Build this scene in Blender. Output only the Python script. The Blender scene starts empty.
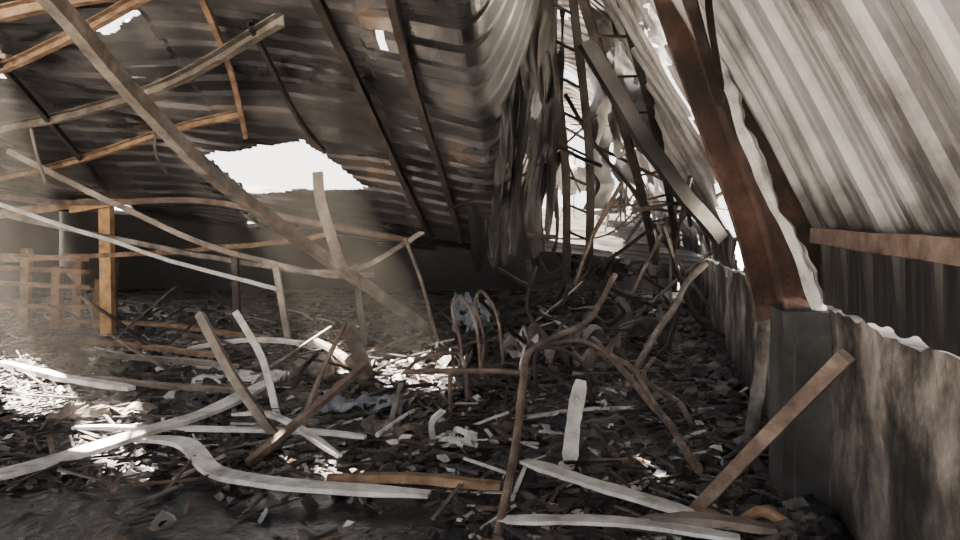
import bpy, bmesh, math, random
from mathutils import Vector, Matrix, noise
random.seed(7)
R=random.uniform
scene=bpy.context.scene

# ---------------- materials ----------------
def mat(name, cols, scale=4.0, rough=(0.5,0.9), metal=0.0, bump=0.3, bscale=25.0, detail=8.0, stops=None, zsoot=None, stretch=None):
    m=bpy.data.materials.new(name); m.use_nodes=True
    nt=m.node_tree; N=nt.nodes; L=nt.links
    b=N['Principled BSDF']
    tc=N.new('ShaderNodeTexCoord'); mp=N.new('ShaderNodeMapping')
    L.new(tc.outputs['Object'],mp.inputs['Vector'])
    if stretch: mp.inputs['Scale'].default_value=stretch
    n=N.new('ShaderNodeTexNoise'); n.inputs['Scale'].default_value=scale; n.inputs['Detail'].default_value=detail; n.inputs['Roughness'].default_value=0.65
    L.new(mp.outputs[0],n.inputs['Vector'])
    cr=N.new('ShaderNodeValToRGB'); L.new(n.outputs['Fac'],cr.inputs['Fac'])
    k=len(cols)
    st=stops or [0.33+0.34*i/(k-1) for i in range(k)]
    e=cr.color_ramp.elements
    while len(e)<k: e.new(0.5)
    for i in range(k):
        e[i].position=st[i]; e[i].color=(*cols[i],1)
    col=cr.outputs['Color']
    if zsoot:
        z0,z1,amt=zsoot
        sp=N.new('ShaderNodeSeparateXYZ'); L.new(tc.outputs['Object'],sp.inputs[0])
        ad=N.new('ShaderNodeMath'); ad.operation='MULTIPLY_ADD'; ad.inputs[1].default_value=0.9; 
        L.new(n.outputs['Fac'],ad.inputs[0]); L.new(sp.outputs['Z'],ad.inputs[2])
        mr=N.new('ShaderNodeMapRange'); mr.inputs['From Min'].default_value=z0+0.45; mr.inputs['From Max'].default_value=z1+0.45
        mr.inputs['To Min'].default_value=amt; mr.inputs['To Max'].default_value=0.0
        L.new(ad.outputs[0],mr.inputs['Value'])
        mx=N.new('ShaderNodeMixRGB'); mx.inputs['Color2'].default_value=(0.012,0.011,0.011,1)
        L.new(mr.outputs[0],mx.inputs['Fac']); L.new(col,mx.inputs['Color1']); col=mx.outputs[0]
    L.new(col,b.inputs['Base Color'])
    rr=N.new('ShaderNodeMapRange'); rr.inputs['From Min'].default_value=0.35; rr.inputs['From Max'].default_value=0.65
    rr.inputs['To Min'].default_value=rough[0]; rr.inputs['To Max'].default_value=rough[1]
    n2=N.new('ShaderNodeTexNoise'); n2.inputs['Scale'].default_value=scale*0.7; n2.inputs['Detail'].default_value=4
    L.new(mp.outputs[0],n2.inputs['Vector']); L.new(n2.outputs['Fac'],rr.inputs['Value']); L.new(rr.outputs[0],b.inputs['Roughness'])
    b.inputs['Metallic'].default_value=metal
    if bump>0:
        n3=N.new('ShaderNodeTexNoise'); n3.inputs['Scale'].default_value=bscale; n3.inputs['Detail'].default_value=6
        L.new(mp.outputs[0],n3.inputs['Vector'])
        bp=N.new('ShaderNodeBump'); bp.inputs['Strength'].default_value=bump; bp.inputs['Distance'].default_value=0.03
        L.new(n3.outputs['Fac'],bp.inputs['Height']); L.new(bp.outputs[0],b.inputs['Normal'])
    return m

M_floor=mat('burnt_floor',[(0.004,0.004,0.006),(0.011,0.011,0.015),(0.03,0.027,0.028),(0.10,0.09,0.088)],scale=2.2,rough=(0.08,0.55),bump=0.8,bscale=14,stops=[0.35,0.5,0.6,0.74])
M_gap_ground=mat('gap_bright_ground',[(0.6,0.58,0.52),(0.8,0.78,0.72)],scale=1)  # pale so the gap above the right wall shows bright
M_roof=mat('sooty_galvanised_roof',[(0.012,0.0105,0.011),(0.042,0.041,0.045),(0.13,0.124,0.127),(0.19,0.115,0.065)],scale=0.9,rough=(0.2,0.55),metal=0.5,bump=0.15,bscale=9,stops=[0.36,0.49,0.61,0.72])
M_roofd=mat('charred_roof_sheet',[(0.006,0.005,0.005),(0.018,0.015,0.014),(0.06,0.053,0.05)],scale=1.6,rough=(0.4,0.8),metal=0.3,bump=0.4,bscale=10,stops=[0.35,0.52,0.72])
M_wsheet=mat('galvanised_wall_sheet',[(0.08,0.07,0.068),(0.32,0.305,0.305),(0.54,0.525,0.525)],scale=1.3,rough=(0.4,0.7),metal=0.25,bump=0.1,stops=[0.34,0.48,0.62],zsoot=(1.5,1.85,0.98))
M_crump=mat('scorched_grey_sheet',[(0.02,0.018,0.018),(0.10,0.093,0.092),(0.32,0.30,0.295)],scale=1.5,rough=(0.4,0.75),metal=0.25,bump=0.3,bscale=8,stops=[0.36,0.5,0.66])
M_conc=mat('smoke_stained_concrete',[(0.012,0.010,0.009),(0.10,0.086,0.077),(0.40,0.36,0.33)],scale=1.7,rough=(0.75,0.95),bump=0.6,bscale=12,stops=[0.42,0.49,0.63],zsoot=(0.0,0.85,0.93),stretch=(1,1,0.75))
M_concd=mat('dark_pilaster_plaster',[(0.012,0.012,0.012),(0.04,0.04,0.042),(0.09,0.087,0.087)],scale=2.0,rough=(0.7,0.95),bump=0.4)
M_black=mat('soot_and_shade_black',[(0.004,0.004,0.004),(0.012,0.010,0.010)],scale=1)  # soot black, also standing in for the darkness of the deep interior
M_rust=mat('heat_rusted_steel',[(0.012,0.008,0.007),(0.05,0.026,0.02),(0.15,0.082,0.063)],scale=3.0,rough=(0.55,0.85),metal=0.2,bump=0.4,bscale=20,stops=[0.38,0.55,0.72])
M_rod=mat('rust_brown_pipe',[(0.04,0.026,0.021),(0.13,0.09,0.07),(0.27,0.21,0.175)],scale=5,rough=(0.5,0.8),metal=0.2)
M_dark=mat('blackened_steel',[(0.008,0.007,0.007),(0.028,0.021,0.018),(0.065,0.048,0.038)],scale=4,rough=(0.4,0.7),metal=0.4)
M_tube=mat('ash_grey_steel',[(0.045,0.036,0.031),(0.15,0.125,0.105),(0.29,0.25,0.22)],scale=4,rough=(0.45,0.7),metal=0.3)
M_pale=mat('pale_strip_sun_glare',[(0.2,0.187,0.178),(0.55,0.53,0.51),(0.82,0.80,0.78)],scale=4,rough=(0.45,0.8),metal=0.0)  # pale metal, whitened further to stand in for blown-out sunlight
M_brown=mat('scorched_wood_sun_glow',[(0.055,0.03,0.017),(0.2,0.12,0.068),(0.36,0.235,0.145)],scale=5,rough=(0.7,0.9))  # scorched wood; on the left purlins it paints in warm sun glow
M_purl=mat('scorched_red_brown_purlin',[(0.03,0.019,0.015),(0.12,0.077,0.06),(0.24,0.17,0.14)],scale=5,rough=(0.6,0.9))
M_wood=mat('warm_pine_wood',[(0.28,0.14,0.05),(0.56,0.34,0.14),(0.72,0.48,0.24)],scale=5,rough=(0.6,0.8))
M_char=mat('char_flakes',[(0.005,0.005,0.005),(0.018,0.016,0.016)],scale=9,bump=0.6,rough=(0.3,0.9))
M_ash=mat('grey_ash_flakes',[(0.035,0.032,0.031),(0.13,0.12,0.114)],scale=9)
M_scrap=mat('pale_paper_scraps',[(0.32,0.31,0.30),(0.7,0.68,0.66)],scale=9)
M_dirt=mat('brown_burnt_scraps',[(0.03,0.019,0.014),(0.12,0.075,0.052)],scale=9)
M_blue=mat('blue_grey_scraps',[(0.07,0.08,0.10),(0.28,0.31,0.37)],scale=7)

# ---------------- mesh helpers ----------------
def finish(name,bm,mats,smooth=False):
    me=bpy.data.meshes.new(name); bm.normal_update(); bm.to_mesh(me); bm.free()
    for m in (mats if isinstance(mats,(list,tuple)) else [mats]): me.materials.append(m)
    if smooth:
        for p in me.polygons: p.use_smooth=True
    o=bpy.data.objects.new(name,me); scene.collection.objects.link(o); return o

def catmull(pts,k=6):
    P=[Vector(p) for p in pts]
    if len(P)<3:
        return [P[0].lerp(P[1],i/k) for i in range(k+1)]
    out=[]; Q=[P[0]*2-P[1]]+P+[P[-1]*2-P[-2]]
    for i in range(1,len(Q)-2):
        a,b,c,d=Q[i-1:i+3]
        for j in range(k):
            t=j/k
            out.append(0.5*((2*b)+(c-a)*t+(2*a-5*b+4*c-d)*t*t+(3*b-a-3*c+d)*t**3))
    out.append(P[-1]); return out

def sec_rect(w,h): return [(-w/2,-h/2),(w/2,-h/2),(w/2,h/2),(-w/2,h/2)]
def sec_round(r,n=8): return [(r*math.cos(2*math.pi*i/n),r*math.sin(2*math.pi*i/n)) for i in range(n)]
def sec_c(w,h,t=0.008):
    return [(-w/2,-h/2),(w/2,-h/2),(w/2,-h/2+t),(-w/2+t,-h/2+t),(-w/2+t,h/2-t),(w/2,h/2-t),(w/2,h/2),(-w/2,h/2)]
def sec_i(w,h,t=0.02):
    return [(-w/2,-h/2),(w/2,-h/2),(w/2,-h/2+t),(t/2,-h/2+t),(t/2,h/2-t),(w/2,h/2-t),(w/2,h/2),(-w/2,h/2),(-w/2,h/2-t),(-t/2,h/2-t),(-t/2,-h/2+t),(-w/2,-h/2+t)]

def sweep(bm,pts,sec,mi=0,roll=0.0,jit=0.0,smooth=6,taper=None,cap=True):
    P=catmull(pts,smooth) if smooth else [Vector(p) for p in pts]
    if jit:
        s=R(0,100)
        P=[p+Vector((noise.noise(p*1.7+Vector((s,0,0))),noise.noise(p*1.7+Vector((0,s,0))),noise.noise(p*1.7+Vector((0,0,s)))))*jit for p in P]
    rings=[]; nrm=None
    for i,p in enumerate(P):
        t=(P[min(i+1,len(P)-1)]-P[max(i-1,0)]).normalized()
        if nrm is None:
            up=Vector((0,0,1)) if abs(t.z)<0.9 else Vector((0,-1,0))
            nrm=(up-t*up.dot(t)).normalized()
            nrm=Matrix.Rotation(roll,3,t)@nrm
        else:
            nrm=(nrm-t*nrm.dot(t)).normalized()
        bn=t.cross(nrm)
        k=1.0 if taper is None else taper(i/(len(P)-1))
        rings.append([bm.verts.new(p+bn*a*k+nrm*b*k) for a,b in sec])
    n=len(sec)
    for r0,r1 in zip(rings,rings[1:]):
        for j in range(n):
            f=bm.faces.new((r0[j],r0[(j+1)%n],r1[(j+1)%n],r1[j])); f.material_index=mi
    if cap:
        for r in (rings[0][::-1],rings[-1]):
            f=bm.faces.new(r); f.material_index=mi

def bar(name,pts,sec,m,**k):
    bm=bmesh.new(); sweep(bm,pts,sec,**k); return finish(name,bm,m)

def sheet(name,nu,nv,fn,m,keep=None,smooth=False):
    bm=bmesh.new(); V=[[bm.verts.new(fn(i/nu,j/nv)) for j in range(nv+1)] for i in range(nu+1)]
    for i in range(nu):
        for j in range(nv):
            c=(V[i][j].co+V[i+1][j+1].co)/2
            if keep and not keep((i+.5)/nu,(j+.5)/nv,c): continue
            bm.faces.new((V[i][j],V[i+1][j],V[i+1][j+1],V[i][j+1]))
    for v in [v for v in bm.verts if not v.link_faces]: bm.verts.remove(v)
    return finish(name,bm,m,smooth)

def trap(x):
    x=x%1.0
    if x<0.66: return 0.0
    if x<0.74: return (x-0.66)/0.08
    if x<0.9: return 1.0
    return 1-(x-0.9)/0.1
def wrib(x):
    x=x%1.0
    r=trap(x)
    for c in (0.2,0.43):
        r=max(r,0.25*max(0,1-abs(x-c)/0.035))
    return r
def nz(x,y,z=0.0): return noise.noise(Vector((x,y,z)))
def interp(x,T):
    if x<=T[0][0]: return T[0][1]
    for (a,b),(c,d) in zip(T,T[1:]):
        if x<=c:
            t=(x-a)/(c-a); return b+(d-b)*t
    return T[-1][1]
def inpoly(x,y,P):
    c=False
    for i in range(len(P)):
        x1,y1=P[i]; x2,y2=P[i-1]
        if (y1>y)!=(y2>y) and x<(x2-x1)*(y-y1)/(y2-y1)+x1: c=not c
    return c

# ---------------- floor ----------------
def gz(x,y):
    z=0.05*nz(x*0.8,y*0.8,3)+0.025*nz(x*3,y*3,5)
    z+=0.35*math.exp(-((x-2.6)**2/2.0+(y-13)**2/14))
    if y>5 : z+=0.04*abs(nz(x*5,y*5))
    return z-0.03
sheet('floor',240,280,lambda a,b:Vector((-12+(13.2+0.206*(28*b-4))*a, 28*b-4, gz(-12+(13.2+0.206*(28*b-4))*a,28*b-4))),M_floor,smooth=True)
sheet('added_pale_ground',2,2,lambda a,b:Vector((-60+160*a,-40+160*b,-0.12)),M_gap_ground)  # ground added outside to brighten the slit over the wall

# ---------------- right wall ----------------
D=Vector((0.202,0.979,0)); NI=Vector((-0.979,0.202,0)); O=Vector((1.137,0,0))
def W(p,q,z): return O+D*p+NI*q+Vector((0,0,z))
def wall_strip():
    bm=bmesh.new(); n=420; prev=None
    for i in range(n+1):
        p=-3+27*i/n
        h=1.13+0.04*nz(p*2,0,1)+0.035*nz(p*7,0,2)+0.02*nz(p*20,3,2)-(0.1 if nz(p*1.1,4,4)>0.25 else 0)
        row=[]
        for k in range(13):
            z=-0.1+(h+0.1)*k/12
            row.append(bm.verts.new(W(p,0.02*nz(p*3,z*3,7)+0.012*nz(p*11,z*11,9),z)))
        row.append(bm.verts.new(W(p,-0.2,h-0.02)));row.append(bm.verts.new(W(p,-0.2,-0.1)))
        if prev:
            for k in range(len(row)-1): bm.faces.new((prev[k],row[k],row[k+1],prev[k+1]))
        prev=row
    return finish('wall_right',bm,M_conc)
wall_strip()
bm=bmesh.new()
def pil(bm,p0,p1,q,z1):
    n=10; rings=[]
    for k in range(n+1):
        z=-0.05+(z1+0.05)*k/n
        rings.append([bm.verts.new(W(p0+.01*nz(z*4,1),-0.02,z)),bm.verts.new(W(p0+.03*nz(z*4,2),q+.03*nz(z*4,3)-.04*max(0,z-.9),z)),bm.verts.new(W(p1+.03*nz(z*4,5),q+.03*nz(z*4,7)-.04*max(0,z-.9),z)),bm.verts.new(W(p1,-0.02,z))])
    for a,b in zip(rings,rings[1:]):
        for j in range(4): bm.faces.new((a[j],a[(j+1)%4],b[(j+1)%4],b[j]))
    bm.faces.new(rings[-1])
pil(bm,4.45,4.9,0.26,1.12)
finish('concrete_pilaster',bm,M_concd)

def wsheet(a,b):
    p=-3+20.4*a
    if b<0.15:
        z=1.155+0.365*b/0.15+ (0.03*nz(p*6,1) if b<0.01 else 0); q=0.0
    else:
        s=(b-0.15)/0.85; z=1.52+2.9*s; q=0.0+2.9*s*0.48+0.12*s*s
    cr=min(1,max(0,(p-6)/4))
    q+=0.045*wrib(p/0.42)*min(1,.25+b*5)+ (0.05+0.3*cr)*nz(p*0.7,z*0.7,2)*min(1,b*3)+cr*0.08*nz(p*3,z*3)
    return W(p,q,z)
sheet('corrugated_wall_cladding',1100,40,wsheet,M_wsheet,keep=lambda a,b,c: not (c.y>6 and nz(c.y*0.9,c.z*1.1,11)>0.33))
bar('wall_purlin',[W(0.8,0.12,1.53),W(2.6,0.12,1.54),W(4.35,0.1,1.57)],sec_rect(0.06,0.085),M_purl,jit=0.01)
bar('wall_brace',[W(4.7,0.58,2.5),W(3.7,0.75,2.75),W(2.6,0.85,3.0)],sec_c(0.035,0.035),M_dark)
bar('wall_brace',[W(3.2,0.95,3.4),W(3.3,0.75,2.95),W(3.35,0.66,2.7)],sec_c(0.04,0.04),M_dark)
# rafter lying over the cladding
bar('wall_brace',[W(4.4,.62,2.35),W(3.5,.86,2.75),W(2.7,1.08,3.2)],sec_c(0.05,0.04),M_dark)

bar('rusted_steel_column',[(2.0,4.75,1.05),(1.86,4.8,1.7),(1.62,4.95,2.5),(1.38,5.1,3.4),(1.15,5.2,4.3)],sec_i(0.38,0.3,0.025),M_rust,roll=0.35,jit=0.02)
def flap(a,b):
    t=b; x=1.97-0.6*t+0.02; y=4.5+0.3*t; z=1.12+1.75*t
    w=0.09+0.05*nz(t*5,1)+0.05*nz(t*16,3)
    return Vector((x+0.02*nz(t*6,2)+w*a+.015*math.sin(t*9),y-0.04*math.sin(a*3.1)+0.03*nz(t*9,a*3),z))
sheet('torn_metal_flashing',5,60,flap,M_pale)

# ---------------- collapsed roof ----------------
def rz(x,y):
    r=x-0.093*y
    z=interp(y,[(-5,4.8),(0,4.5),(2,4.1),(5,3.4),(8,2.5),(11,1.4),(13,1.0),(15,.9)])
    z+=0.12*max(0,-r)
    z+=2.4*max(0,(r+0.75)/0.85)**2
    z+=0.14*nz(x*0.5,y*0.5,1)+0.07*math.sin(x*1.1+y*0.5)
    return z
HOLES=[[(-3.45,9.4),(-2.06,8.7),(-1.86,9.0),(-1.5,9.9),(-3.2,10.4)],
       [(-5.4,7.8),(-4.85,6.5),(-4.3,6.4),(-4.95,7.9)],
       [(-3.45,6.6),(-3.0,6.3),(-2.92,6.42),(-3.35,6.75)],
       [(-7.9,10.4),(-7.35,10.7),(-5.5,8.1),(-6.0,7.8)],
       [(-.88,6.3),(-.82,6.2),(-.78,6.5),(-.85,6.55)]]
def roofp(a,b):
    y=-2.5+15.8*b+0.25*nz(a*5,2)*b
    x=-11+(11+0.093*y+0.1)*a
    z=rz(x,y)+0.035*trap(y/0.3+0.25*nz(x*0.15,0))+0.015*nz(x*2,y*2)
    if int((x+20)/1.9)%2: z+=0.02
    return Vector((x,y,z))
def keep(a,b,c):
    for h in HOLES:
        if inpoly(c.x+0.02*nz(c.x*4,c.y*4),c.y+0.02*nz(c.x*4,c.y*4,4),h): return False
    if b>0.95 and nz(c.x*1.2,0,5)>0.1: return False
    return True
sheet('collapsed_corrugated_roof',360,620,roofp,M_roof,keep=keep)
sheet('added_rear_roof',90,120,lambda a,b:Vector((-11.6+15.4*a,12.2+9.6*b,max(1.3+.12*max(0,6*(1-a)*2-3),0)+.85*min(1,b*1.6)-(.35*max(0,a-.8)*5*(1-b))+.03*trap(b*27)+.08*nz(a*6,b*5))),M_roofd)  # added to keep sky and sun from lighting the back

def under(pts,off=0.09): return [(x,y,rz(x,y)-off) for x,y in pts]
bar('roof_purlin',under([(-1.3,5),(-1.15,7),(-.95,9),(-.7,11)]),sec_c(0.07,0.09),M_dark)
bar('roof_purlin',under([(-.7,5),(-.6,7),(-.42,9),(-.28,10.8)]),sec_c(0.07,0.09),M_dark)
bar('roof_purlin',under([(-2.1,5.2),(-2.35,7),(-2.65,8.5)]),sec_c(0.05,0.05),M_brown)  # brown purlins on the left imitate orange sunlight by colour
bar('roof_purlin',under([(-6,9),(-4.5,8.3),(-3,7.3),(-1.6,6.0)],0.12),sec_c(0.08,0.1),M_tube)
bar('roof_purlin',under([(-6,7.0),(-4.5,6.4),(-3,6.0),(-1.4,5.6)],0.1),sec_c(0.08,0.12),M_brown)
bar('roof_purlin',under([(-7.5,11),(-5.5,9.8),(-3.6,8.6),(-2.6,8.0)],0.1),sec_c(0.07,0.08),M_brown)
bar('roof_purlin',under([(-8,12),(-6,11),(-4,10.8),(-2.6,10.9),(-1,11.2)],0.1),sec_c(0.07,0.08),M_purl)
bar('roof_purlin',under([(-6.5,8.0),(-5,7.4),(-3.6,6.5),(-2.2,5.5)],0.16),sec_c(0.06,0.09),M_brown)
bar('roof_purlin',under([(-1.9,6.2),(-1.95,8),(-1.8,8.7)],0.08),sec_c(0.04,0.06),M_dark)
bar('roof_purlin',under([(-4.4,6.4),(-4.9,8.5),(-5.2,10.5)],0.1),sec_c(0.05,0.07),M_dark)
bar('hanging_rod',[(-5.3,8.8,3.2),(-5.25,8.8,2.7),(-5.1,8.8,2.15)],sec_round(.02),M_tube)
bar('hanging_rod',[(-3.5,8.2,3.0),(-3.6,8.3,2.5),(-3.45,8.3,2.2)],sec_round(.018),M_dark)
bar('fallen_roof_rafter',[(-3.1,4.7,3.5),(-2.75,7,2.35),(-2.16,9,1.48),(-0.68,11.2,0.05)],sec_rect(0.1,0.13),M_tube,jit=0.03)
bar('hanging_metal_strip',[(-1.95,9,2.3),(-1.9,9,1.9),(-1.68,9.1,1.15)],sec_rect(0.13,0.02),M_tube)
bar('steel_rod',[(-1.0,10,1.5),(-.8,10.2,.9),(-.6,10.6,0.02)],sec_round(0.025),M_tube)
bar('steel_post',[(-2.72,10,1.1),(-2.5,9.9,0.0)],sec_rect(0.08,0.08),M_tube)
bar('charred_post',[(-3.6,11,1.3),(-3.55,11,0.0)],sec_rect(0.09,0.09),M_dark)
bar('charred_post',[(-1.75,10.5,1.15),(-1.6,10.4,0.0)],sec_rect(0.08,0.08),M_dark)
bar('sagging_rail',[(-7.0,11,1.82),(-4.6,11.2,1.3),(-3.0,11,1.05),(-1.8,11,1.05),(-.75,11,1.62)],sec_rect(0.05,0.07),M_tube,jit=0.03)
bar('sagging_rail',[(-6.6,10,2.0),(-4.2,10.2,1.2),(-2.75,10.2,0.8)],sec_rect(0.05,0.05),M_pale,jit=0.03)
bar('sagging_rail',[(-6.0,9.5,2.6),(-4.0,10,1.55),(-3.3,10.4,1.25),(-2.4,10.6,1.0),(-1.5,10.6,0.95)],sec_rect(0.06,0.07),M_tube,jit=0.03)
bar('sagging_rail',[(-7.2,11.3,1.15),(-5,11.3,1.25),(-3.2,11.3,1.4),(-2.2,11.3,1.55)],sec_rect(0.06,0.07),M_brown,jit=0.03)

def drape(a,b):
    z=4.9-3.6*b-0.5*abs(nz(a*6,1))*b; x=-0.25+1.45*a+0.25*b*(0.5-a)+0.12*nz(a*3,b*4)
    y=9.3+0.9*a+0.10*math.sin(a*17+4*nz(b*2,a*2))+0.35*nz(a*3,b*3,5)+0.12*nz(a*9,b*9,5)+0.5*b
    return Vector((x,y,z))
sheet('added_dark_torn_sheet',120,110,drape,M_roofd,keep=lambda a,b,c: nz(a*5,b*5,2)<0.36)
def drape4(a,b):
    z=4.7-3.1*b-0.6*abs(nz(a*7,1))*b; x=0.18+0.2*b*(1-b)*2-.1*b+(0.5+.17*b)*a+0.08*nz(a*3,b*4)
    y=7.3+0.3*a+0.05*math.sin(a*15+5*nz(b*2,a*2))+0.2*nz(a*3,b*3,5)+0.1*nz(a*9,b*9,5)+0.4*b
    return Vector((x,y,z))
sheet('added_dark_torn_sheet',100,140,drape4,M_roofd,keep=lambda a,b,c: nz(a*4,b*6,2)<0.33 and not(b>.75 and nz(a*9,2)>.1))
def ridge(a,b):
    p=5+17*a; s=b
    q=1.2+2.2*s+0.3*nz(p*.6,s*2,1)*min(1,s*4); z=4.2+0.75*math.sin(s*2.2)-0.02*p+0.3*nz(p*0.8,s*2,8)*min(1,s*4)+0.04*trap(p/0.25)
    return W(p,q,z)
sheet('broken_ridge_sheet',420,60,ridge,M_crump,keep=lambda a,b,c: nz(c.x*1.0,c.y*.7,21)<0.24 or b<.15)
def drape2(a,b):
    p=11+6*a; z=4.3-2.4*b+.2*nz(a*4,b*3); q=1.5+0.3*b+0.3*nz(a*4,b*4,3)+0.12*math.sin(a*30)
    return W(p,q,z)
sheet('added_dark_torn_sheet',90,60,drape2,M_crump,keep=lambda a,b,c: nz(a*3,b*3,8)<0.15)
def added_dark_drape(a,b):  # dark sheet added to cut the white glare at the tunnel's end
    z=3.6-3.2*b+.2*nz(a*4,b*3); 
    return W(18.5+0.6*nz(a*5,b*4,3),0.1+3.6*a+.2*nz(b*4,a),z)+Vector((0,.15*math.sin(a*34+3*nz(b*2,1)),0))
sheet('added_dark_torn_sheet',110,90,added_dark_drape,M_roofd,keep=lambda a,b,c: nz(a*5,b*6,18)<0.12)
def drape5(a,b):
    x=1.35+1.0*a+.35*b+.1*nz(a*4,b*4); z=4.5-1.9*b+.15*nz(a*5,b*3,3)
    y=9.3+.4*a+.35*nz(a*3,b*3,9)+.15*nz(a*8,b*8,4)+.3*b
    return Vector((x,y,z))
sheet('crumpled_roof_sheet',60,60,drape5,M_crump,keep=lambda a,b,c: nz(a*5,b*5,28)<0.22)

# ---------------- enclosing walls ----------------
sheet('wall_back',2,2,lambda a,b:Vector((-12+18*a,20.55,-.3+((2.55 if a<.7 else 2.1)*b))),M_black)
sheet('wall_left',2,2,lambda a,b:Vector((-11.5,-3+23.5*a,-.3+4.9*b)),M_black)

# ---------------- tangled trusses ----------------
bm=bmesh.new()
for i in range(72):
    p=R(8.5,18); q=R(0.3,2.7); z=R(0.3,3.6)*R(.5,1)
    c=W(p,q,z); d=Vector((R(-1,1),R(-1,1),R(-1.3,1.3))).normalized()*R(0.4,1.4)
    b=Vector((R(-.3,.3),R(-.3,.3),R(-.4,.2)))
    sweep(bm,[c-d,c+b,c+d],sec_round(R(.012,.03),6) if i%2 else sec_c(.045,.045),mi=random.choice([0,0,0,1,2]))
finish('twisted_roof_truss',bm,[M_dark,M_rod,M_tube])
bm=bmesh.new()
for (A,B,off) in [(Vector((1.0,7.5,4.0)),Vector((2.7,11.5,1.1)),Vector((.35,.1,.25))),(Vector((.75,8.5,4.2)),Vector((1.15,10,.9)),Vector((.3,0,.05)))]:
    sweep(bm,[A,(A+B)/2+Vector((.1,0,-.1)),B],sec_c(.09,.09)); sweep(bm,[A+off,(A+B)/2+off+Vector((.1,0,-.1)),B+off],sec_c(.09,.09))
    for k in range(9):
        t=k/9; s=(k+.5)/9
        m1=A.lerp(B,t)+Vector((.1,0,-.1))*(1-abs(2*t-1)); m2=A.lerp(B,s)+off+Vector((.1,0,-.1))*(1-abs(2*s-1))
        sweep(bm,[m1,m2],sec_round(.018,6),smooth=2)
finish('collapsed_lattice_truss',bm,[M_dark])
bar('fallen_beam',[(1.1,8,3.6),(2.0,8.2,2.3),(2.75,8.6,1.5)],sec_rect(.12,.16),M_roofd,jit=.04)
def lump(cx,cy,w,d,h,m,seed,name='crumpled_tin_sheet'):
    def f(a,b):
        x=cx+w*(a-.5)+.06*nz(a*4,b*4,seed); yy=cy+d*(b-.5)+.06*nz(a*4,b*4,seed+9)
        return Vector((x,yy,gz(x,yy)+.05+h*abs(nz(a*3,b*3,seed+3))*1.6+.02*nz(a*11,b*11,seed)))
    sheet(name,28,24,f,m,keep=lambda a,b,c:nz(a*4,b*4,seed+5)<.22)
lump(-1.05,6.7,.75,.6,.10,M_blue,3); lump(-1.6,8.2,.8,.8,.2,M_tube,13); lump(.7,9.5,.9,.9,.35,M_tube,23)
lump(-.3,9,.8,.8,.2,M_roofd,33); lump(1.2,8.6,.9,.7,.3,M_tube,43); lump(-.2,5.6,.35,.3,.06,M_pale,53); lump(1.9,10,1.2,1.0,.4,M_crump,63)
lump(-2.5,7.9,.9,.5,.12,M_pale,73); lump(-3.2,6.4,.8,.4,.1,M_tube,83); lump(-.7,5.9,.5,.4,.06,M_tube,93); lump(.55,9.4,.5,.6,.25,M_pale,103)

# ---------------- foreground pieces ----------------
def plank(name,pts,w,t,m,**k):
    kk=dict(jit=0.012); kk.update(k)
    s=R(0,50)
    return bar(name,pts,sec_rect(w,t),m,taper=lambda u:0.7+0.3*min(1,min(u,1-u)*8)+0.2*nz(u*7+s,0),**kk)
bar('leaning_steel_tube',[(1.2,4.2,0.02),(1.4,3.8,.5),(1.66,3.4,1.03)],sec_rect(.07,.07),M_rod,roll=.3)
bar('bent_pipe',[(.09,3.9,0),(.21,4.5,.28),(.29,5.1,.55),(.36,5.5,.70),(.6,5.9,.76),(.95,6.5,.83),(1.26,7,1.18)],sec_round(.026,10),M_rod)
bm=bmesh.new()
y=6.5
sweep(bm,[(-.65,y,.37),(0,y,.38),(.43,y,.36)],sec_round(.024))
sweep(bm,[(-.26,y,.37),(-.26,y-.02,0)],sec_round(.018)); sweep(bm,[(-.6,y+.7,.36),(-.25,y+.7,.42),(-.15,y+.65,.3),(-.12,y+.6,0)],sec_round(.022))
sweep(bm,[(-.65,y,.37),(-.6,y+.7,.36)],sec_round(.018)); sweep(bm,[(.43,y,.36),(.45,y+.6,.1)],sec_round(.02))
finish('bent_metal_table_frame',bm,M_rod)
bm=bmesh.new()
for dx,dy in ((0,0),(.25,.5)):
    sweep(bm,[(-.25+dx,8+dy,0),(-.2+dx,8+dy,.35),(-.3+dx,8.1+dy,.75),(-.22+dx,8.2+dy,.88),(-.05+dx,8.1+dy,.6),(0.02+dx,8+dy,.0)],sec_round(.018))
sweep(bm,[(-.25,8,.35),(0,8.5,.35)],sec_round(.018))
finish('bent_chair_frame',bm,M_rod)
bm=bmesh.new()
sweep(bm,[(.55,7.3,0),(.55,7.3,.4),(.75,7.3,.45),(1.0,7.2,.3),(1.05,7.1,0)],sec_round(.022))
sweep(bm,[(.45,8,.1),(.5,7.6,.45),(.55,7.3,.42)],sec_round(.022)); sweep(bm,[(.95,7.9,.05),(.9,7.5,.4),(.8,7.3,.45)],sec_round(.02))
finish('bent_chair_frame',bm,M_dark)

bar('leaning_steel_tube',[(-1.5,5.6,0.02),(-1.9,5.8,.45),(-2.26,6.05,.92)],sec_rect(.065,.065),M_tube,roll=.4)
bar('leaning_steel_tube',[(-1.56,5.04,0.03),(-1.2,5.6,.3),(-.92,6.0,.52)],sec_rect(.05,.05),M_rod,roll=.2)
plank('bent_roofing_strip',[(-3.4,4.5,.06),(-3.0,4.75,.06),(-2.5,5.5,.1),(-2.2,6.2,.12),(-2.0,7.3,.15)],.17,.03,M_pale)
plank('bent_roofing_strip',[(-2.7,5.55,.06),(-2.1,5.3,.1),(-1.7,4.8,.06),(-1.3,4.55,.07),(-.8,4.5,.05),(-.3,4.4,.05)],.13,.03,M_pale)
plank('wooden_plank',[(-.95,4.65,.07),(-.4,4.6,.08),(.12,4.5,.07)],.07,.05,M_brown)
plank('bent_roofing_strip',[(.29,4.95,.08),(.7,4.5,.07),(1.18,4.1,.05)],.12,.025,M_pale)
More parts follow.
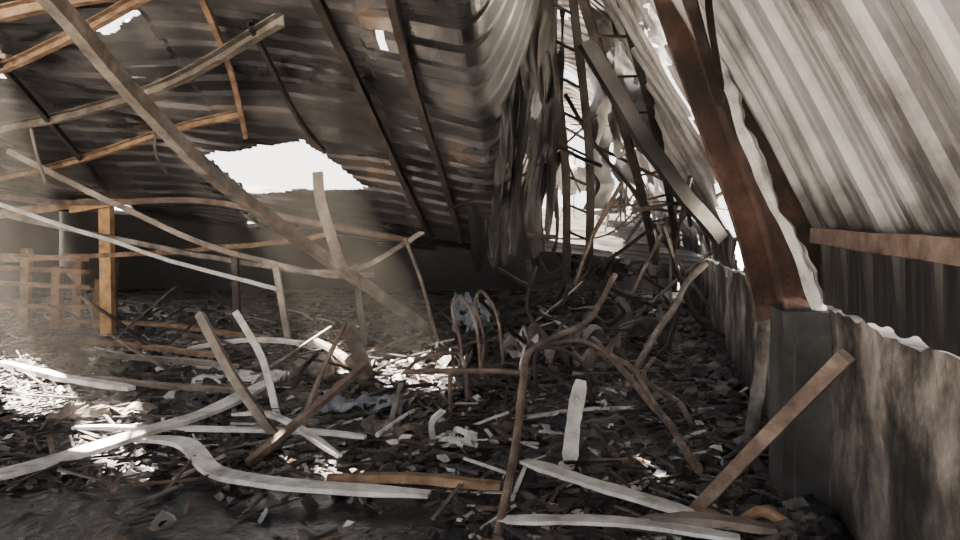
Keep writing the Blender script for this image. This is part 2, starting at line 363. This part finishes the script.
plank('broken_board',[(.59,5,0),(.63,5.05,.3),(.69,5.1,.58)],.10,.02,M_pale,jit=.01)
plank('wooden_plank',[(-2.0,6.1,.1),(-1.5,5.6,.2),(-.95,5.1,.05)],.06,.03,M_pale)
plank('wooden_plank',[(-3.2,5.9,.05),(-2.4,5.75,.08),(-1.3,5.7,.07),(-.85,5.6,.06)],.07,.03,M_pale)
plank('wooden_plank',[(-4.2,7.8,.08),(-2.9,7.2,.1),(-1.9,6.9,.1)],.1,.04,M_tube)
plank('wooden_plank',[(-4.5,9,.1),(-3.4,8.6,.1),(-2.6,8.0,.15)],.1,.05,M_tube)
plank('wooden_plank',[(-6.7,12,.15),(-4.5,11,.2),(-2.45,9.8,.12)],.13,.05,M_brown)
plank('wooden_plank',[(-3.7,9.5,.1),(-2.8,9.6,.2),(-1.8,9.4,.12)],.1,.05,M_pale)
plank('wooden_plank',[(-5.4,10.2,.1),(-3.9,9.3,.12),(-3,8.9,.1)],.12,.05,M_brown)
plank('wooden_plank',[(-5.5,8.6,.08),(-4.2,7.6,.1),(-3.3,7.1,.1)],.12,.05,M_pale)
plank('broken_board',[(-1.4,7.9,.6),(-1.3,8.0,.3),(-1.2,8.1,.0)],.16,.03,M_tube)
plank('wooden_plank',[(-1.15,7.5,.1),(-1.6,8.5,.2),(-2.2,9.5,.25)],.1,.04,M_tube)
bar('bent_pipe',[(1.41,4.8,.05),(1.42,5.6,.12),(1.39,6.5,.2),(1.28,8,.35),(1.3,8.6,.35)],sec_round(.03),M_rod,jit=.03)
bar('bent_pipe',[(1.5,5.6,.05),(1.3,6.5,.4),(1.0,7.4,.5),(.8,8.5,.3)],sec_round(.022),M_rod,jit=.05)
bar('bent_pipe',[(1.4,7.1,.1),(1.8,7.5,.6),(2.2,8,1.0),(2.4,8,1.25)],sec_round(.035),M_tube,jit=.05)
bar('bent_pipe',[(1.7,6,.05),(1.75,6.6,.1),(1.6,7.3,.15),(1.9,8.2,.2)],sec_round(.025),M_rod,jit=.03)
plank('leaning_board',[(1.98,5.5,.02),(2.12,5.7,.45),(2.2,5.8,.95)],.1,.02,M_conc,jit=.01)
plank('bent_roofing_strip',[(.1,4.0,.05),(.7,3.9,.08),(1.3,3.75,.06)],.1,.02,M_pale)
plank('wooden_plank',[(.8,3.95,.06),(1.1,3.9,.1),(1.5,3.8,.08)],.09,.04,M_tube)
bar('bent_pipe',[(1.2,4.15,.06),(1.35,4.0,.04),(1.5,4.0,.1),(1.62,3.95,.05)],sec_round(.03),M_brown)
bar('thin_wire',[(1.72,4.1,.02),(1.72,4.1,.5),(1.7,4.05,1.1)],sec_round(.006,5),M_dark)

# left pine structure
bm=bmesh.new()
def bx(a,b,w,h,mi=0): sweep(bm,[a,b],sec_rect(w,h),mi=mi,smooth=3)
bx((-5.65,11.4,0),(-5.68,11.4,2.0),.17,.15)
bx((-7.5,11.3,1.8),(-4.4,11.3,2.22),.1,.12,1); bx((-6.1,11.2,1.9),(-5.25,11.2,2.05),.14,.1)
for x,h in ((-6.9,1.0),(-6.55,1.15),(-6.2,.8),(-7.4,1.3),(-6.0,1.1)): bx((x,12.2,0),(x+.03,12.2,h),.14,.12,1)
for z in (.75,1.0,1.2): bx((-7.9,12.1,z),(-6.3,12.15,z-.08),.1,.07,1)
bx((-7.8,12.0,.4),(-5.9,12.1,.35),.1,.06,1)
finish('wooden_stall_frame',bm,[M_wood,M_brown])

def crum(a,b): return Vector((-.4+.55*a+.1*nz(a*6,b*6),11+.4*b+.15*nz(a*5,b*5,2),.12+.55*b*(1-.3*a)+.15*nz(a*7,b*7,4)))
sheet('crumpled_plastic_sheet',18,14,crum,[M_blue],keep=lambda a,b,c:nz(a*9,b*9,6)<.25)

# ---------------- debris litter ----------------
bm=bmesh.new()
def okpos(x,y):
    wx=1.113+0.206*y-0.08
    if x>wx: return False
    if y<4.7 and x<-0.2+ .6*nz(x*2,y*2): return R(0,1)<0.08
    return True
cnt=0
while cnt<9500:
    y=3.4+ (R(0,1)**1.5)*13; x=R(-1,.6)*y*0.75
    if not okpos(x,y): continue
    cnt+=1
    s=R(.015,.07)*(1+.03*y); n=random.choice([4,4,5,6]); c=Vector((x,y,gz(x,y)+R(.005,.07)))
    rot=Matrix.Rotation(R(0,6.28),3,'Z')@Matrix.Rotation(R(-.7,.7),3,'X')@Matrix.Rotation(R(-.5,.5),3,'Y')
    asp=R(.3,1); vs=[]
    for k in range(n):
        a=2*math.pi*k/n+R(-.3,.3); r=s*R(.5,1.3)
        vs.append(bm.verts.new(c+rot@Vector((math.cos(a)*r,math.sin(a)*r*asp,R(-.012,.012)))))
    f=bm.faces.new(vs); f.material_index=random.choices([0,1,2,3,4],[63,15,5.5,14,2.5])[0]
for i in range(2200):
    y=3.5+(R(0,1)**1.3)*11; x=R(-1,.55)*y*.7
    if not okpos(x,y): continue
    L_=R(.08,.5); a=R(0,6.28); z=gz(x,y)+.03
    d=Vector((math.cos(a),math.sin(a),R(-.12,.25)))*L_/2; c=Vector((x,y,z+abs(d.z)))
    sweep(bm,[c-d,c+d],sec_rect(R(.01,.035),R(.006,.02)),mi=random.choices([0,1,2,3],[44,23,8,25])[0],smooth=1)
finish('burnt_debris_litter',bm,[M_char,M_ash,M_scrap,M_dirt,M_blue])
bm=bmesh.new()
for i in range(420):
    if i%3: p=R(3.5,14); pos=W(p,abs(random.gauss(0,.22))+.12,0)
    else:
        yy=R(7,16); pos=Vector((R(-.5,.28)*yy,yy,0))
    s=R(.03,.11); vs=[]
    ret=bmesh.ops.create_icosphere(bm,subdivisions=1,radius=s)
    for v in ret['verts']:
        v.co=Vector((v.co.x*R(.7,1.3),v.co.y*R(.7,1.3),v.co.z*R(.5,.9)))+pos+Vector((0,0,gz(pos.x,pos.y)+s*.4))
    for f in {f for v in ret['verts'] for f in v.link_faces}: f.material_index=i%4==0
finish('charred_rubble',bm,[M_char,M_ash])
bm=bmesh.new()
for i in range(90):
    y=R(5.6,14); x=R(-.55,.27)*y
    L_=R(.4,1.4); a=R(0,6.28); el=R(-.05,.4) if i%4 else R(.3,1.1)
    d=Vector((math.cos(a)*math.cos(el),math.sin(a)*math.cos(el),abs(math.sin(el))))*L_
    c=Vector((x,y,gz(x,y)+.02))
    if x+d.x>1.0+.206*(y+d.y): d.x=-abs(d.x)
    sweep(bm,[c,c+d*.5+Vector((R(-.06,.06),R(-.06,.06),R(0,.06))),c+d],sec_round(R(.01,.022),6) if i%2 else sec_rect(R(.03,.07),.02),mi=random.choice([0,1,2,2,2,3]),smooth=4)
finish('scattered_bent_rods',bm,[M_rod,M_tube,M_dark,M_pale])

# ---------------- smoke haze ----------------
bm=bmesh.new(); bmesh.ops.create_cube(bm,size=1)
for v in bm.verts: v.co=Vector((-3.2+v.co.x*16.4,8.4+v.co.y*22.8,2.3+v.co.z*4.8))
hz=bpy.data.materials.new('smoke_haze'); hz.use_nodes=True; nt=hz.node_tree
nt.nodes.remove(nt.nodes['Principled BSDF'])
vs=nt.nodes.new('ShaderNodeVolumeScatter'); vs.inputs['Density'].default_value=0.004; vs.inputs['Anisotropy'].default_value=0.3; vs.inputs['Color'].default_value=(1,.94,.88,1)
nt.links.new(vs.outputs[0],nt.nodes['Material Output'].inputs['Volume'])
finish('smoke_haze',bm,hz)

# ---------------- light ----------------
w=bpy.data.worlds.new('World'); scene.world=w; w.use_nodes=True
bg=w.node_tree.nodes['Background']; bg.inputs['Color'].default_value=(1.0,0.97,0.96,1); bg.inputs['Strength'].default_value=4.0
sd=bpy.data.lights.new('sun','SUN'); sd.energy=230; sd.angle=0.02; sd.color=(1,.86,.7)
so=bpy.data.objects.new('sun',sd); scene.collection.objects.link(so)
dv=Vector((0.5,-0.35,-0.8)); so.rotation_euler=dv.to_track_quat('-Z','Y').to_euler()

cd=bpy.data.cameras.new('camera'); cd.lens=28.125; cd.sensor_width=36; cd.shift_y=-40/960
co=bpy.data.objects.new('camera',cd); scene.collection.objects.link(co)
co.location=(0,0,1.6); co.rotation_euler=(math.pi/2,0,0); scene.camera=co
